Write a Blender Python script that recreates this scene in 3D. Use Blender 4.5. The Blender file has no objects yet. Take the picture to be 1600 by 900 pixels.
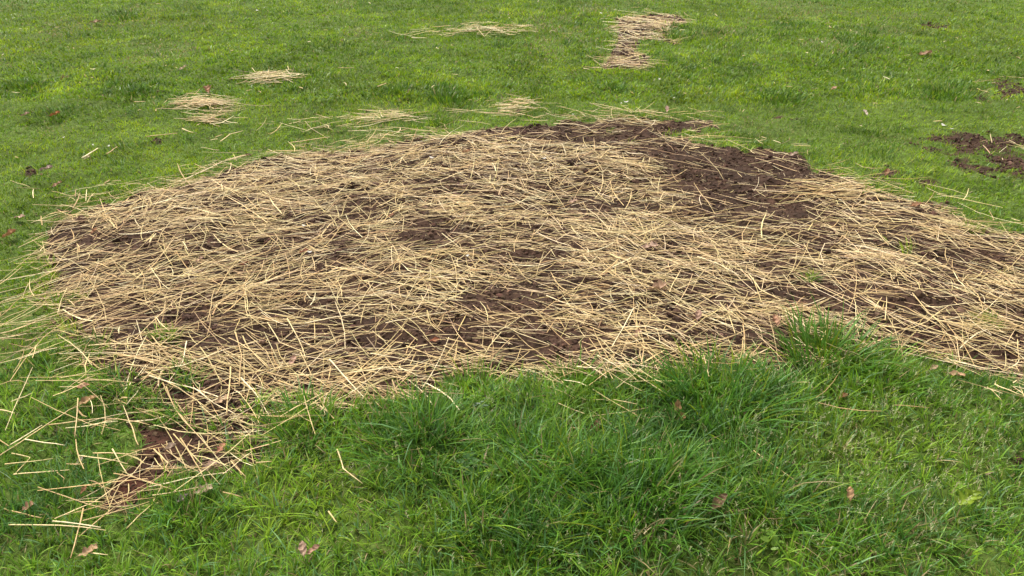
import bpy, math
import numpy as np
R = math.radians
rng = np.random.default_rng(7)

# ---------------------------------------------------------------- camera, sky, sun, exposure
sc = bpy.context.scene
CAM_H, PITCH, FPX = 1.6, R(29.5), 1232.0          # eye height, look-down angle, focal length in 1600 px units
cam_d = bpy.data.cameras.new('camera'); cam = bpy.data.objects.new('camera', cam_d)
sc.collection.objects.link(cam); sc.camera = cam
cam.location = (0, 0, CAM_H); cam.rotation_euler = (math.pi/2 - PITCH, 0, 0)
cam_d.sensor_width = 36; cam_d.lens = 36*FPX/1600; cam_d.clip_end = 2000; cam_d.clip_start = 0.05

SUN_EL, SUN_AZ = R(58), R(-35)                    # soft light from ahead-left, hazy sky
w = bpy.data.worlds.new('World'); sc.world = w; w.use_nodes = True
nt = w.node_tree; bg = nt.nodes['Background']
sky = nt.nodes.new('ShaderNodeTexSky'); sky.sky_type = 'NISHITA'; sky.sun_disc = False
sky.sun_elevation = SUN_EL; sky.sun_rotation = SUN_AZ; sky.air_density = 1.0; sky.dust_density = 4.0
hs = nt.nodes.new('ShaderNodeHueSaturation'); hs.inputs['Saturation'].default_value = 0.12
nt.links.new(sky.outputs[0], hs.inputs['Color']); nt.links.new(hs.outputs[0], bg.inputs[0])
bg.inputs[1].default_value = 0.105
sd = bpy.data.lights.new('sun', 'SUN'); so = bpy.data.objects.new('sun', sd); sc.collection.objects.link(so)
sd.energy = 1.5; sd.angle = R(14); sd.color = (1, 0.94, 0.84)
so.rotation_euler = (math.pi/2 - SUN_EL, 0, math.pi - SUN_AZ)
so.location = (0, 0, 20)
sc.view_settings.view_transform = 'Standard'; sc.view_settings.look = 'None'
sc.view_settings.gamma = 1.0; sc.view_settings.exposure = 1.36; sc.view_settings.use_curve_mapping = False

# ---------------------------------------------------------------- maths helpers
sp, cp = math.sin(PITCH), math.cos(PITCH)
def G2P(x, y, z=0.0):
    """ground point -> plan coordinates of the layout sketch (1600x900)"""
    dz = CAM_H - z
    depth = np.maximum(y*cp + dz*sp, 0.25)
    v = y*sp - dz*cp
    return 800 + FPX*x/depth, 450 - FPX*v/depth
def P2G(px, py, z=0.0):
    a = (px-800)/FPX; b = (450-py)/FPX
    dy = cp + b*sp; dz = -sp + b*cp
    t = (z-CAM_H)/dz
    return a*t, dy*t
_t = rng.random((256, 256)).astype(np.float32)
def vnoise(x, y, s, seed=0):
    x = np.asarray(x, float)*s + 71.3*seed + 500; y = np.asarray(y, float)*s + 37.7*seed + 500
    xi = np.floor(x).astype(int); yi = np.floor(y).astype(int); fx = x-xi; fy = y-yi
    fx = fx*fx*(3-2*fx); fy = fy*fy*(3-2*fy)
    a = _t[xi & 255, yi & 255]; b = _t[(xi+1) & 255, yi & 255]; c = _t[xi & 255, (yi+1) & 255]; d = _t[(xi+1) & 255, (yi+1) & 255]
    return (a*(1-fx)+b*fx)*(1-fy) + (c*(1-fx)+d*fx)*fy
def fbm(x, y, s, o=3, seed=0):
    r = 0; k = 0; am = 1
    for i in range(o):
        r = r + am*vnoise(x, y, s*2.03**i, seed+i*3); k += am; am *= 0.55
    return r/k
def sst(a, b, v):
    t = np.clip((v-a)/(b-a), 0, 1); return t*t*(3-2*t)
def sdist(px, py, poly):
    """signed distance in plan units, positive inside"""
    P = np.asarray(poly, float); Q = np.roll(P, -1, 0)
    best = np.full(px.shape, 1e9); ins = np.zeros(px.shape, bool)
    for (x0, y0), (x1, y1) in zip(P, Q):
        dx, dy = x1-x0, y1-y0
        t = np.clip(((px-x0)*dx+(py-y0)*dy)/(dx*dx+dy*dy+1e-9), 0, 1)
        best = np.minimum(best, (px-x0-t*dx)**2+(py-y0-t*dy)**2)
        if y0 != y1:
            ins ^= ((y0 > py) != (y1 > py)) & (px < (x1-x0)*(py-y0)/(y1-y0)+x0)
    return np.sqrt(best)*np.where(ins, 1, -1)
def blobs(px, py, L):
    r = np.zeros(px.shape)
    for b in L:
        d = ((px-b[0])/b[2])**2+((py-b[1])/b[3])**2
        m = d < 6
        v = np.zeros(px.shape); v[m] = b[4]*np.exp(-d[m]*1.0)
        r = np.maximum(r, v)
    return r

# ---------------------------------------------------------------- the lie of the land: where soil, straw and grass are
MAIN = [(50,450),(66,400),(75,372),(120,342),(200,314),(300,290),(350,270),(420,250),(500,236),(600,222),(700,211),(780,200),
        (900,190),(1000,187),(1110,188),(1122,203),(1062,214),(1085,229),(1180,232),(1250,238),(1268,262),(1330,278),(1385,298),
        (1440,318),(1500,336),(1600,368),(1760,430),(2100,560),(2300,760),(2000,760),(1750,665),(1640,620),(1585,598),(1500,572),(1420,552),(1340,555),
        (1290,585),(1230,590),(1150,578),(1080,590),(1000,603),(930,600),(880,592),(780,600),(700,598),(640,622),(560,640),(440,648),
        (425,700),(400,728),(340,742),(260,752),(215,775),(195,800),(160,800),(165,765),(205,715),(215,685),(190,655),(165,620),(150,585),(115,560),(95,520),(60,490)]
REAR = [(960,30),(1000,25),(1065,26),(1075,34),(1040,48),(1040,62),(1060,70),(1000,68),(992,86),(1015,90),(1010,104),(960,113),(936,106),(955,86),(966,60)]
BARE = [(1530,225,90,18,1.15),(1565,262,75,22,1.1),(1475,238,35,12,.7),(1585,140,50,18,1.1),(1530,155,25,7,.8),(1390,272,30,9,.8),(1450,285,40,9,.6),(1440,320,60,10,.7),
        (1460,42,30,7,.9),(1450,86,16,5,.6),(1240,145,25,5,.7),(1215,182,30,4,.6),(1250,186,24,4,.5),(98,120,12,4,.9),(250,146,14,4,.8),(172,144,9,3,.7),
        (50,272,22,10,.6),(75,265,8,4,.6),(247,225,13,6,.7),(217,272,9,6,.5),(1040,118,14,8,.6),(1590,715,14,10,.9),(1530,850,26,12,.6),(90,678,14,10,.6),(65,770,12,8,.6),
        (65,695,12,10,.5),(575,170,5,3,.5),(780,235,60,8,.6),(330,165,26,6,.6),(425,124,22,4,.5),(560,186,40,5,.4),(810,172,12,6,.6),(60,840,15,9,.5),(1560,470,60,30,.3),
        (390,245,14,6,.6),(110,335,20,7,.6),(60,345,10,5,.5),(1130,400,40,10,.2),(980,690,16,9,.8),(1200,640,40,10,.5),(460,690,30,12,.8),(1080,600,60,12,.5),(130,640,30,12,.5),
        (1370,640,22,9,.5),(1130,690,14,7,.6),(1000,880,20,8,.4)]
SOIL = [(1175,285,105,50,1.7),(1110,262,70,22,1.6),(1210,255,70,16,1.6),(1225,335,62,22,1.1),(1150,320,60,20,.9),(960,212,120,15,1.3),(850,203,120,11,1.2),(1080,205,60,16,1.6),(760,212,60,9,.9),(1050,240,70,12,1.2),
        (700,224,60,7,.5),(430,250,40,6,.8),(190,388,50,14,.9),(170,362,30,8,.5),(380,322,45,10,.7),(130,375,40,9,.5),(300,352,30,7,.5),(670,288,28,8,.9),(840,275,50,8,.6),
        (690,365,60,18,.75),(650,385,50,14,.7),(530,400,34,12,.7),(485,345,30,10,.7),(585,370,22,8,.6),(800,480,90,28,.8),(885,432,28,14,.95),(730,522,45,22,.8),(855,540,60,22,.85),
        (580,510,45,16,.75),(430,436,34,9,.85),(570,570,34,9,.6),(300,545,46,16,.8),(225,525,26,12,.7),(475,455,30,9,.5),(340,500,40,8,.3),(810,403,38,10,.7),
        (1290,465,70,14,.75),(1440,480,54,20,.95),(1530,395,54,20,.75),(1330,470,40,12,.6),(1130,525,46,20,.75),(1225,408,45,14,.7),(920,325,60,12,.75),(1000,318,40,8,.5),
        (1120,575,80,14,.7),(1230,565,40,25,.9),(1260,610,40,20,.8),(250,690,42,22,.85),(205,765,30,24,.85),(300,665,30,14,.6),(1400,355,40,9,.4),(1070,440,40,9,.5),
        (1420,450,30,12,.6),(1570,560,40,14,.7),(1540,575,30,10,.5),(60,465,26,10,.6),(30,545,18,9,.5),(560,330,40,7,.4),(800,322,50,8,.5),(970,435,30,8,.5),(1060,385,40,9,.5),
        (980,395,30,8,.5),(640,460,40,10,.4),(1280,385,40,16,.5),(1350,300,50,6,.3),(1570,490,30,12,.5),(440,530,30,10,.4),(660,560,40,10,.4),(870,385,40,8,.4)]
STRAW_OUT = [(425,124,30,7,.9),(450,122,22,4,.5),(322,168,38,9,.95),(340,186,24,5,.6),(360,172,24,6,.3),(700,56,60,5,.28),(770,52,55,8,.35),(810,172,18,10,.8),(795,180,60,9,.3),(600,186,50,6,.5),
             (560,192,50,7,.3),(480,205,70,7,.22),(640,188,30,5,.2),(260,210,40,8,.06),(740,180,40,8,.2),(1380,300,50,12,.3),(1560,235,50,22,.1),(1560,130,40,20,.05),(120,325,70,12,.3),(190,308,60,8,.35),
             (50,480,60,50,.34),(20,590,110,30,.50),(40,540,80,40,.44),(110,570,100,30,.5),(100,600,110,40,.46),(180,650,110,34,.46),(330,700,80,34,.5),(60,640,80,40,.22),(230,750,60,30,.18),(420,690,50,30,.3),(560,635,60,18,.4),(460,655,40,14,.5),
             (920,640,60,22,.2),(1000,620,60,16,.3),(1600,620,60,20,.5),(1560,600,60,20,.3),(1280,590,60,30,.3),(680,615,50,14,.4),(1440,318,60,10,.3),(1510,350,60,14,.4),(370,268,60,10,.3)]
GRASS_IN = [(262,535,20,12,.9),(250,520,9,9,.4),(285,588,26,12,.8),(1265,436,16,11,.8),(1542,502,20,13,.9),(1510,540,24,9,.5),(1520,352,30,14,.55),(1405,312,22,8,.7),(1560,345,30,10,.5),(1575,372,40,10,.4),
            (1420,390,12,8,.6),(1385,378,12,6,.5),(1570,425,18,8,.6),(1470,442,14,8,.4),(1350,300,16,5,.5),(955,207,16,6,.5),(1070,212,40,9,.7),(990,222,16,5,.5),(1050,208,30,5,.5),(110,475,50,16,.6),(40,520,50,26,.85),
            (90,520,50,20,.8),(30,590,70,30,.9),(130,560,60,26,.7),(140,600,70,20,.8),(185,640,70,30,1.2),(60,640,60,26,1),(300,690,50,14,.2),(230,650,50,14,.7),(150,475,24,8,.3),(1285,535,44,28,.85),(1340,570,40,22,.8),(1400,572,40,14,.6),
            (1240,585,30,18,.5),(560,640,40,12,.6),(640,618,30,10,.6),(960,595,26,10,.6),(1090,585,30,12,.7),(1150,580,30,14,.7),(350,640,40,8,.25),(460,640,40,16,.8),(520,640,30,10,.7),(1300,420,12,6,.3),(1490,565,50,12,.6),(700,600,24,12,.6),(820,598,30,10,.6),(900,590,30,14,.7),(1020,596,30,12,.7),(60,370,24,16,.8),(70,430,24,34,.9),(75,480,30,30,.9),(150,610,60,22,.9),(70,400,14,14,.6),(400,640,40,12,.7),(370,700,60,20,.8),(330,670,50,12,.6),(230,655,70,14,.9),(290,610,40,12,.5),(200,600,40,12,.5),(420,655,40,14,.9),(300,735,40,8,.5),(170,715,40,14,.7)]

def fields(x, y, need='gs'):
    px, py = G2P(x, y)
    sc_ = np.clip((py+150)/600, .2, 1.3)
    wob = (fbm(x, y, 7, 3, 11)-.5)*52*sc_ + (vnoise(x, y, 38, 5)-.5)*16*sc_
    sd_ = sdist(px, py, MAIN) + wob*.55
    srr = sdist(px, py, REAR)
    sr = srr + (fbm(x, y, 9, 2, 31)-.5)*12
    inside = np.maximum(sst(-3, 4, sd_), sst(-2, 3, sr)*.97)
    bare = blobs(px, py, BARE)*np.clip(-.35+fbm(x, y, 11, 3, 8)*2.5, 0, 1.6)
    gin = blobs(px+wob*.15, py, GRASS_IN)*(.5+fbm(x, y, 14, 2, 51)*.9)
    soil = np.clip(np.maximum(inside, sst(.15, .95, bare)), 0, 1)
    grass = np.clip(1-soil, 0, 1); grass = np.maximum(grass, np.where(inside < .3, .16, 0)); grass = np.maximum(grass, np.where(inside > .4, sst(.25, .75, gin), 0))
    sb = np.minimum(blobs(px+(vnoise(x, y, 11, 2)-.5)*40, py+(vnoise(x, y, 11, 4)-.5)*18*sc_, SOIL), 1)
    nz = .62*fbm(x, y*1.7, 4.2, 3, 21)+.38*fbm(x, y*1.8, 12, 2, 25)
    in2 = np.maximum(sst(-14, 6, sd_/np.clip(sc_, .4, 1.2)), sst(-2, 3, sr)*.97)
    st = in2*np.clip(1.15-1.75*sb, .11, 1)*(.36+.64*sst(.38, .58, nz))*(.8+.2*sst(1500, 1100, px))*np.where(sr > -6, .45, 1)
    # broad band behind the crest is bare; the lower left shows more straw than soil
    st = np.maximum(st, blobs(px, py, STRAW_OUT)*(.2+1.3*vnoise(x, y*1.3, 8, 61))*.6)
    return px, py, soil, grass, np.clip(st, 0, 1), inside

def H(x, y):
    """terrain height"""
    far = np.sqrt(np.asarray(x)**2+np.asarray(y)**2)
    base = (fbm(x, y, .8, 2, 90)-.5)*.05 + (vnoise(x, y, 2.6, 93)-.5)*.03
    clod = (fbm(x, y, 9, 3, 95)-.5)*.038 + (vnoise(x, y, 30, 99)-.5)*.011 + (vnoise(x, y, 63, 97)-.5)*.006
    return (base+clod)*sst(60, 12, far)

# ---------------------------------------------------------------- mesh and material helpers
def mesh_np(name, V, F, col=None, smooth=True, mat=None):
    """V (n,3), F list of int arrays each (m,k); col (n,3)"""
    me = bpy.data.meshes.new(name)
    if not isinstance(F, list): F = [F]
    F = [f for f in F if len(f)]
    loops = np.concatenate([f.ravel() for f in F]).astype(np.int32)
    sizes = np.concatenate([np.full(len(f), f.shape[1], np.int32) for f in F])
    starts = np.concatenate([[0], np.cumsum(sizes)[:-1]]).astype(np.int32)
    me.vertices.add(len(V)); me.vertices.foreach_set('co', np.ascontiguousarray(V, np.float32).ravel())
    me.loops.add(len(loops)); me.loops.foreach_set('vertex_index', loops)
    me.polygons.add(len(sizes)); me.polygons.foreach_set('loop_start', starts)
    me.polygons.foreach_set('use_smooth', np.full(len(sizes), smooth, bool))
    if col is not None:
        a = me.attributes.new('tone', 'FLOAT_COLOR', 'POINT')
        c = np.ones((len(V), 4), np.float32); c[:, :col.shape[1]] = col; a.data.foreach_set('color', c.ravel())
    me.update(calc_edges=True)
    if mat: me.materials.append(mat)
    return me
def put(name, me, loc=(0, 0, 0), label=None, cat=None, group=None, kind=None, parent=None):
    o = bpy.data.objects.new(name, me); sc.collection.objects.link(o); o.location = loc
    if parent: o.parent = parent
    if label: o['label'] = label
    if cat: o['category'] = cat
    if group: o['group'] = group
    if kind: o['kind'] = kind
    return o
def new_mat(name, rough=.7, transl=0.0, spec=.3, noise=None, bump=None):
    m = bpy.data.materials.new(name); m.use_nodes = True; n = m.node_tree; L = n.links
    b = n.nodes['Principled BSDF']; out = n.nodes['Material Output']
    at = n.nodes.new('ShaderNodeAttribute'); at.attribute_name = 'tone'
    src = at.outputs['Color']
    if noise:
        tc = n.nodes.new('ShaderNodeTexCoord'); nz = n.nodes.new('ShaderNodeTexNoise')
        nz.inputs['Scale'].default_value = noise[0]; nz.inputs['Detail'].default_value = 4
        L.new(tc.outputs['Object'], nz.inputs['Vector'])
        mr = n.nodes.new('ShaderNodeMapRange'); mr.inputs['From Min'].default_value = .3; mr.inputs['From Max'].default_value = .7
        mr.inputs['To Min'].default_value = 1-noise[1]; mr.inputs['To Max'].default_value = 1+noise[1]
        L.new(nz.outputs[0], mr.inputs[0])
        mx = n.nodes.new('ShaderNodeVectorMath'); mx.operation = 'SCALE'
        L.new(src, mx.inputs[0]); L.new(mr.outputs[0], mx.inputs['Scale']); src = mx.outputs[0]
    L.new(src, b.inputs['Base Color'])
    b.inputs['Roughness'].default_value = rough; b.inputs['Specular IOR Level'].default_value = spec
    if bump:
        tc2 = n.nodes.new('ShaderNodeTexCoord'); n2 = n.nodes.new('ShaderNodeTexNoise')
        n2.inputs['Scale'].default_value = bump[0]; n2.inputs['Detail'].default_value = 6
        L.new(tc2.outputs['Object'], n2.inputs['Vector'])
        bp = n.nodes.new('ShaderNodeBump'); bp.inputs['Strength'].default_value = bump[1]; bp.inputs['Distance'].default_value = bump[2]
        L.new(n2.outputs[0], bp.inputs['Height']); L.new(bp.outputs[0], b.inputs['Normal'])
    if transl:
        tr = n.nodes.new('ShaderNodeBsdfTranslucent'); L.new(src, tr.inputs[0])
        ms = n.nodes.new('ShaderNodeMixShader'); ms.inputs[0].default_value = transl
        L.new(b.outputs[0], ms.inputs[1]); L.new(tr.outputs[0], ms.inputs[2]); L.new(ms.outputs[0], out.inputs[0])
    return m
M_ground = new_mat('ground', .95, 0, .15, noise=(45, .35), bump=(160, .8, .006))
M_crumb = new_mat('soil_crumb', .95, 0, .15, noise=(120, .3), bump=(300, .6, .003))
M_grass = new_mat('grass_blade', .42, .38, .26)
M_straw = new_mat('straw', .5, .06, .4, noise=(60, .18))
M_leaf = new_mat('dead_leaf', .65, .12, .3, noise=(70, .3))
M_green = new_mat('green_leaf', .45, .3, .4, noise=(60, .15))
M_petal = new_mat('petal', .6, .3, .3)

def jitter(c, n, amt, r=rng):
    c = np.asarray(c, float)
    k = 1+(r.random((n, 1))-.5)*2*amt
    return np.clip(c*k*(1+(r.random((n, 3))-.5)*amt*.5), 0, 1)

# ---------------------------------------------------------------- ground
def axis(segs):
    out = [segs[0][0]]
    for a, b, st0, st1 in segs:
        x = a
        while x < b-1e-6:
            f = (x-a)/(b-a); x = x+st0+(st1-st0)*f; out.append(min(x, b))
    return np.unique(np.array(out))
xa = axis([(0, 3.4, .012, .012), (3.4, 8.5, .025, .06), (8.5, 30, .3, 3), (30, 400, 6, 60)]); xs = np.unique(np.concatenate([-xa, xa]))
yp = axis([(.9, 5.2, .012, .012), (5.2, 14, .03, .08), (14, 40, .3, 3), (40, 400, 6, 60)]); yn = axis([(-.9, 3, .08, .5), (3, 400, 2, 60)])
ys = np.unique(np.concatenate([yp, -yn]))
X, Y = np.meshgrid(xs, ys); X = X.ravel(); Y = Y.ravel()
px, py, soil, grass, straw, inside = fields(X, Y)
dist = np.sqrt(X*X+Y*Y)
Z = H(X, Y)
soilc = np.array([.056, .030, .019]); rich = np.array([.034, .020, .013]); red = np.array([.075, .027, .016]); thatch = np.array([.070, .105, .018]); farg = np.array([.09, .165, .03])
n1 = fbm(X, Y, 5, 3, 70)[:, None]; n2 = vnoise(X, Y, 25, 75)[:, None]
sm = np.clip(n1*1.6-.3, 0, 1)
cs = soilc*(1-sm)+rich*sm; cs = cs*(.8+.5*n2)
redm = np.clip(blobs(px, py, [(245, 690, 50, 30, .5), (205, 765, 36, 30, .9), (98, 120, 20, 10, 1), (250, 146, 20, 8, 1)]), 0, 1)[:, None]
cs = cs*(1-redm)+red*redm
lf = sst(9, 16, dist)[:, None]
cg = (thatch*(1-lf)+farg*lf)*(.7+.6*n1)
g2 = sst(.2, .8, grass)[:, None]
C = cs*(1-g2)+cg*g2
nx, ny = len(xs), len(ys)
i = np.arange(nx-1)[None, :]+nx*np.arange(ny-1)[:, None]; i = i.ravel()
me = mesh_np('ground', np.stack([X, Y, Z], 1), np.stack([i, i+1, i+nx+1, i+nx], 1), C, True, M_ground)
put('ground', me, kind='structure')

# ---------------------------------------------------------------- scatter helper
def frustum_points(n, y0, y1, dens_fn, side=(.74, 1.0)):
    """n candidates over the wedge of ground in front of the viewer and a margin round it, thinned by dens_fn"""
    y = y0+(y1-y0)*rng.random(n); wmax = side[0]*y1+side[1]
    x = (rng.random(n)*2-1)*wmax
    k = np.abs(x) < side[0]*y+side[1]
    x, y = x[k], y[k]; p = dens_fn(x, y); k = rng.random(len(x)) < p
    return x[k], y[k]

# ---------------------------------------------------------------- straw
STRAWC = np.array([[.64, .49, .25], [.78, .64, .36], [.52, .37, .18], [.92, .81, .55], [.40, .27, .14], [.60, .50, .24], [.30, .21, .13]])
STRAWC = STRAWC*np.array([.93, .87, .76])
STRAWP = np.array([.30, .28, .13, .09, .07, .08, .05])
def straw_geo(x, y, ang, L, W, z0, tilt, bend, colr, nr=4, hug=True, kink=None):
    """many stalks: flattened four-sided tubes of nr rings"""
    n = len(x); t = np.linspace(-.5, .5, nr)[None, :]
    dx, dy = np.cos(ang)[:, None], np.sin(ang)[:, None]
    b = bend[:, None]*(t*t*4-.33)*.5
    if kink is not None: b = b+kink[:, None]*np.maximum(t-.1, 0)
    Lc = L[:, None]
    cx = x[:, None]+Lc*(dx*t-dy*b); cy = y[:, None]+Lc*(dy*t+dx*b)
    hh = H(cx.ravel(), cy.ravel()).reshape(cx.shape)
    cz = .55*hh+.45*hh.max(1, keepdims=True) + z0[:, None] + tilt[:, None]*t*Lc
    cz = np.maximum(cz, hh+.003)
    Wc = W[:, None]*np.array([.75]+[1.0]*(nr-2)+[.6])[None, :]
    V = np.empty((n, nr, 4, 3))
    for k, (a, h) in enumerate([(-.5, 0), (0, .3), (.5, 0), (0, -.3)]):
        V[:, :, k, 0] = cx-dy*Wc*a; V[:, :, k, 1] = cy+dx*Wc*a; V[:, :, k, 2] = cz+Wc*h
    V = V.reshape(-1, 3)
    base = (np.arange(n)*nr*4)[:, None, None]
    r = (np.arange(nr-1)*4)[None, :, None]; k = np.arange(4)[None, None, :]; k1 = (k+1) % 4
    F = np.stack([base+r+k, base+r+k1, base+r+4+k1, base+r+4+k], -1).reshape(-1, 4)
    caps = np.stack([base[:, 0, 0]+j for j in (3, 2, 1, 0)], 1); cape = np.stack([base[:, 0, 0]+(nr-1)*4+j for j in (0, 1, 2, 3)], 1)
    Cc = np.repeat(colr, nr*4, 0)
    return V, np.concatenate([F, caps, cape]), Cc
def straw_cols(n):
    return jitter(STRAWC[rng.choice(len(STRAWC), n, p=STRAWP)], n, .24)
def flow(x, y):
    """the way the stalks were raked: along the bed, climbing on the left, falling on the right"""
    return .42*np.clip(-x/1.6, -1, 1) + (fbm(x, y, 2.2, 2, 41)-.5)*1.2
def straw_angles(x, y):
    n = len(x); a = flow(x, y)+rng.normal(0, .5, n)
    u = rng.random(n) < .38; a[u] = rng.random(u.sum())*math.pi
    return a
def sdens(x, y): return fields(x, y)[4]
near = lambda x, y: sdens(x, y)
x, y = frustum_points(240000, 1.2, 9.2, near, (.74, 1.1))
def straw_args(x, y, lift=None):
    n = len(x); d = np.sqrt(x*x+y*y)
    L = np.clip(rng.lognormal(math.log(.12), .6, n), .025, .36)
    W = rng.uniform(.0015, .0034, n)*(1+.10*np.maximum(d-3, 0)); fl = rng.random(n) < .06; W[fl] *= 1.7
    z0 = .002+.020*rng.random(n)**1.6+.022*sst(.5, .8, fbm(x, y, 5, 2, 201))*rng.random(n)
    if lift is not None: z0 = z0+lift
    return L, W, z0, rng.normal(0, .07, n), rng.normal(0, .09, n), straw_cols(n)
g = fields(x, y)
L, W, z0, tl, bd, cc = straw_args(x, y, .022*sst(.3, .8, g[3])*(1-sst(.5, 1, g[5]))+.01*sst(.3, .8, g[3]))
print('straws', len(x))
kk = np.where(rng.random(len(x)) < .05, rng.normal(0, .8, len(x)), 0)
V, F, Cc = straw_geo(x, y, straw_angles(x, y), L, W, z0, tl, bd, cc, 4, kink=kk)
put('straw_mulch', mesh_np('straw_mulch', V, F, Cc, False, M_straw), kind='stuff', label='loose pale straw mulch strewn thickly over the bare soil', cat='straw mulch')
STRAW_XY = (x, y)
# fine chaff: short broken bits
x, y = frustum_points(60000, 1.2, 7, lambda a, b: np.clip(fields(a, b)[5]*.55, 0, 1), (.74, .9))
n = len(x)
V, F, Cc = straw_geo(x, y, rng.random(n)*3.14, rng.uniform(.01, .045, n), rng.uniform(.0012, .003, n), .001+.006*rng.random(n), rng.normal(0, .1, n), rng.normal(0, .1, n), straw_cols(n)*.72, 2)
put('straw_chaff', mesh_np('straw_chaff', V, F, Cc, False, M_straw), kind='stuff', label='short broken bits of chaff mixed into the soil surface', cat='chaff')

# ---------------------------------------------------------------- soil crumbs
def ico():
    p = (1+5**.5)/2
    v = np.array([(-1,p,0),(1,p,0),(-1,-p,0),(1,-p,0),(0,-1,p),(0,1,p),(0,-1,-p),(0,1,-p),(p,0,-1),(p,0,1),(-p,0,-1),(-p,0,1)], float)
    v /= np.linalg.norm(v[0])
    f = np.array([(0,11,5),(0,5,1),(0,1,7),(0,7,10),(0,10,11),(1,5,9),(5,11,4),(11,10,2),(10,7,6),(7,1,8),(3,9,4),(3,4,2),(3,2,6),(3,6,8),(3,8,9),(4,9,5),(2,4,11),(6,2,10),(8,6,7),(9,8,1)])
    return v, f
IV, IF = ico()
x, y = frustum_points(520000, 1.2, 9, lambda a, b: fields(a, b)[2]*np.clip((3.2/np.sqrt(a*a+b*b+1e-6)), 0, 1)**1.2, (.74, .9))
n = len(x); dd_ = np.sqrt(x*x+y*y); s = np.clip(rng.lognormal(math.log(.0036), .5, n), .0015, .011)*(.85+.06*dd_); s *= .8+.5*sst(.4, .8, vnoise(x, y, 9, 301)); s = np.where(rng.random(n) < .008, s*2.3, s)
V = IV[None]*(1+(rng.random((n, 12, 1))-.5)*.7)*s[:, None, None]*np.array([1.15, 1.0, .75])
V[:, :, 0] += x[:, None]; V[:, :, 1] += y[:, None]; V[:, :, 2] += (H(x, y)+s*.35)[:, None]
F = (IF[None]+(np.arange(n)*12)[:, None, None]).reshape(-1, 3)
cb = jitter(np.where(rng.random((n, 1)) < .6, np.array([[.080, .046, .030]]), np.array([[.045, .026, .017]])), n, .35)
li = rng.random(n) < .05; cb[li] = jitter([.16, .10, .065], li.sum(), .3)
put('soil_crumbs', mesh_np('soil_crumbs', V.reshape(-1, 3), F, np.repeat(cb, 12, 0), False, M_crumb), kind='stuff', label='dark brown crumbs of loose soil covering the bare bed', cat='soil crumbs')

# ---------------------------------------------------------------- grass
G_DARK = np.array([.068, .158, .010]); G_MID = np.array([.172, .290, .010]); G_YEL = np.array([.255, .345, .014]); G_BLUE = np.array([.150, .260, .075]); G_DEAD = np.array([.34, .27, .13])
def blades(x, y, L, W, lean_a, lean, curve, colr, lv=3, z=None, twist=None):
    n = len(x)
    t = np.linspace(0, 1, lv+1)[None, :]
    out = L[:, None]*(lean[:, None]*t+curve[:, None]*t*t)
    up = L[:, None]*(t-.42*np.minimum(curve+lean*.4, 1.3)[:, None]*t*t)
    ca, sa = np.cos(lean_a)[:, None], np.sin(lean_a)[:, None]
    h0 = H(x, y)[:, None] if z is None else z[:, None]
    cx = x[:, None]+ca*out; cy = y[:, None]+sa*out; cz = h0-.004+up
    wa = lean_a+math.pi/2+(rng.normal(0, .7, n) if twist is None else twist)
    wx, wy = np.cos(wa)[:, None], np.sin(wa)[:, None]
    wp = W[:, None]*.5*np.array([{0: .75}.get(j, max(1-(j/lv)**2.2, 0)*1.0) for j in range(lv)])[None, :]
    nv = 2*lv+1
    V = np.empty((n, nv, 3))
    V[:, 0:2*lv:2, 0] = cx[:, :lv]-wx*wp; V[:, 0:2*lv:2, 1] = cy[:, :lv]-wy*wp; V[:, 0:2*lv:2, 2] = cz[:, :lv]
    V[:, 1:2*lv:2, 0] = cx[:, :lv]+wx*wp; V[:, 1:2*lv:2, 1] = cy[:, :lv]+wy*wp; V[:, 1:2*lv:2, 2] = cz[:, :lv]
    V[:, -1, 0] = cx[:, lv]; V[:, -1, 1] = cy[:, lv]; V[:, -1, 2] = cz[:, lv]
    b = (np.arange(n)*nv)[:, None]
    Q = np.concatenate([np.concatenate([b+2*j, b+2*j+1, b+2*j+3, b+2*j+2], 1) for j in range(lv-1)]) if lv > 1 else np.zeros((0, 4), int)
    T = np.concatenate([b+2*lv-2, b+2*lv-1, b+2*lv], 1)
    return V.reshape(-1, 3), [Q, T], np.repeat(colr, nv, 0)
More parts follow.
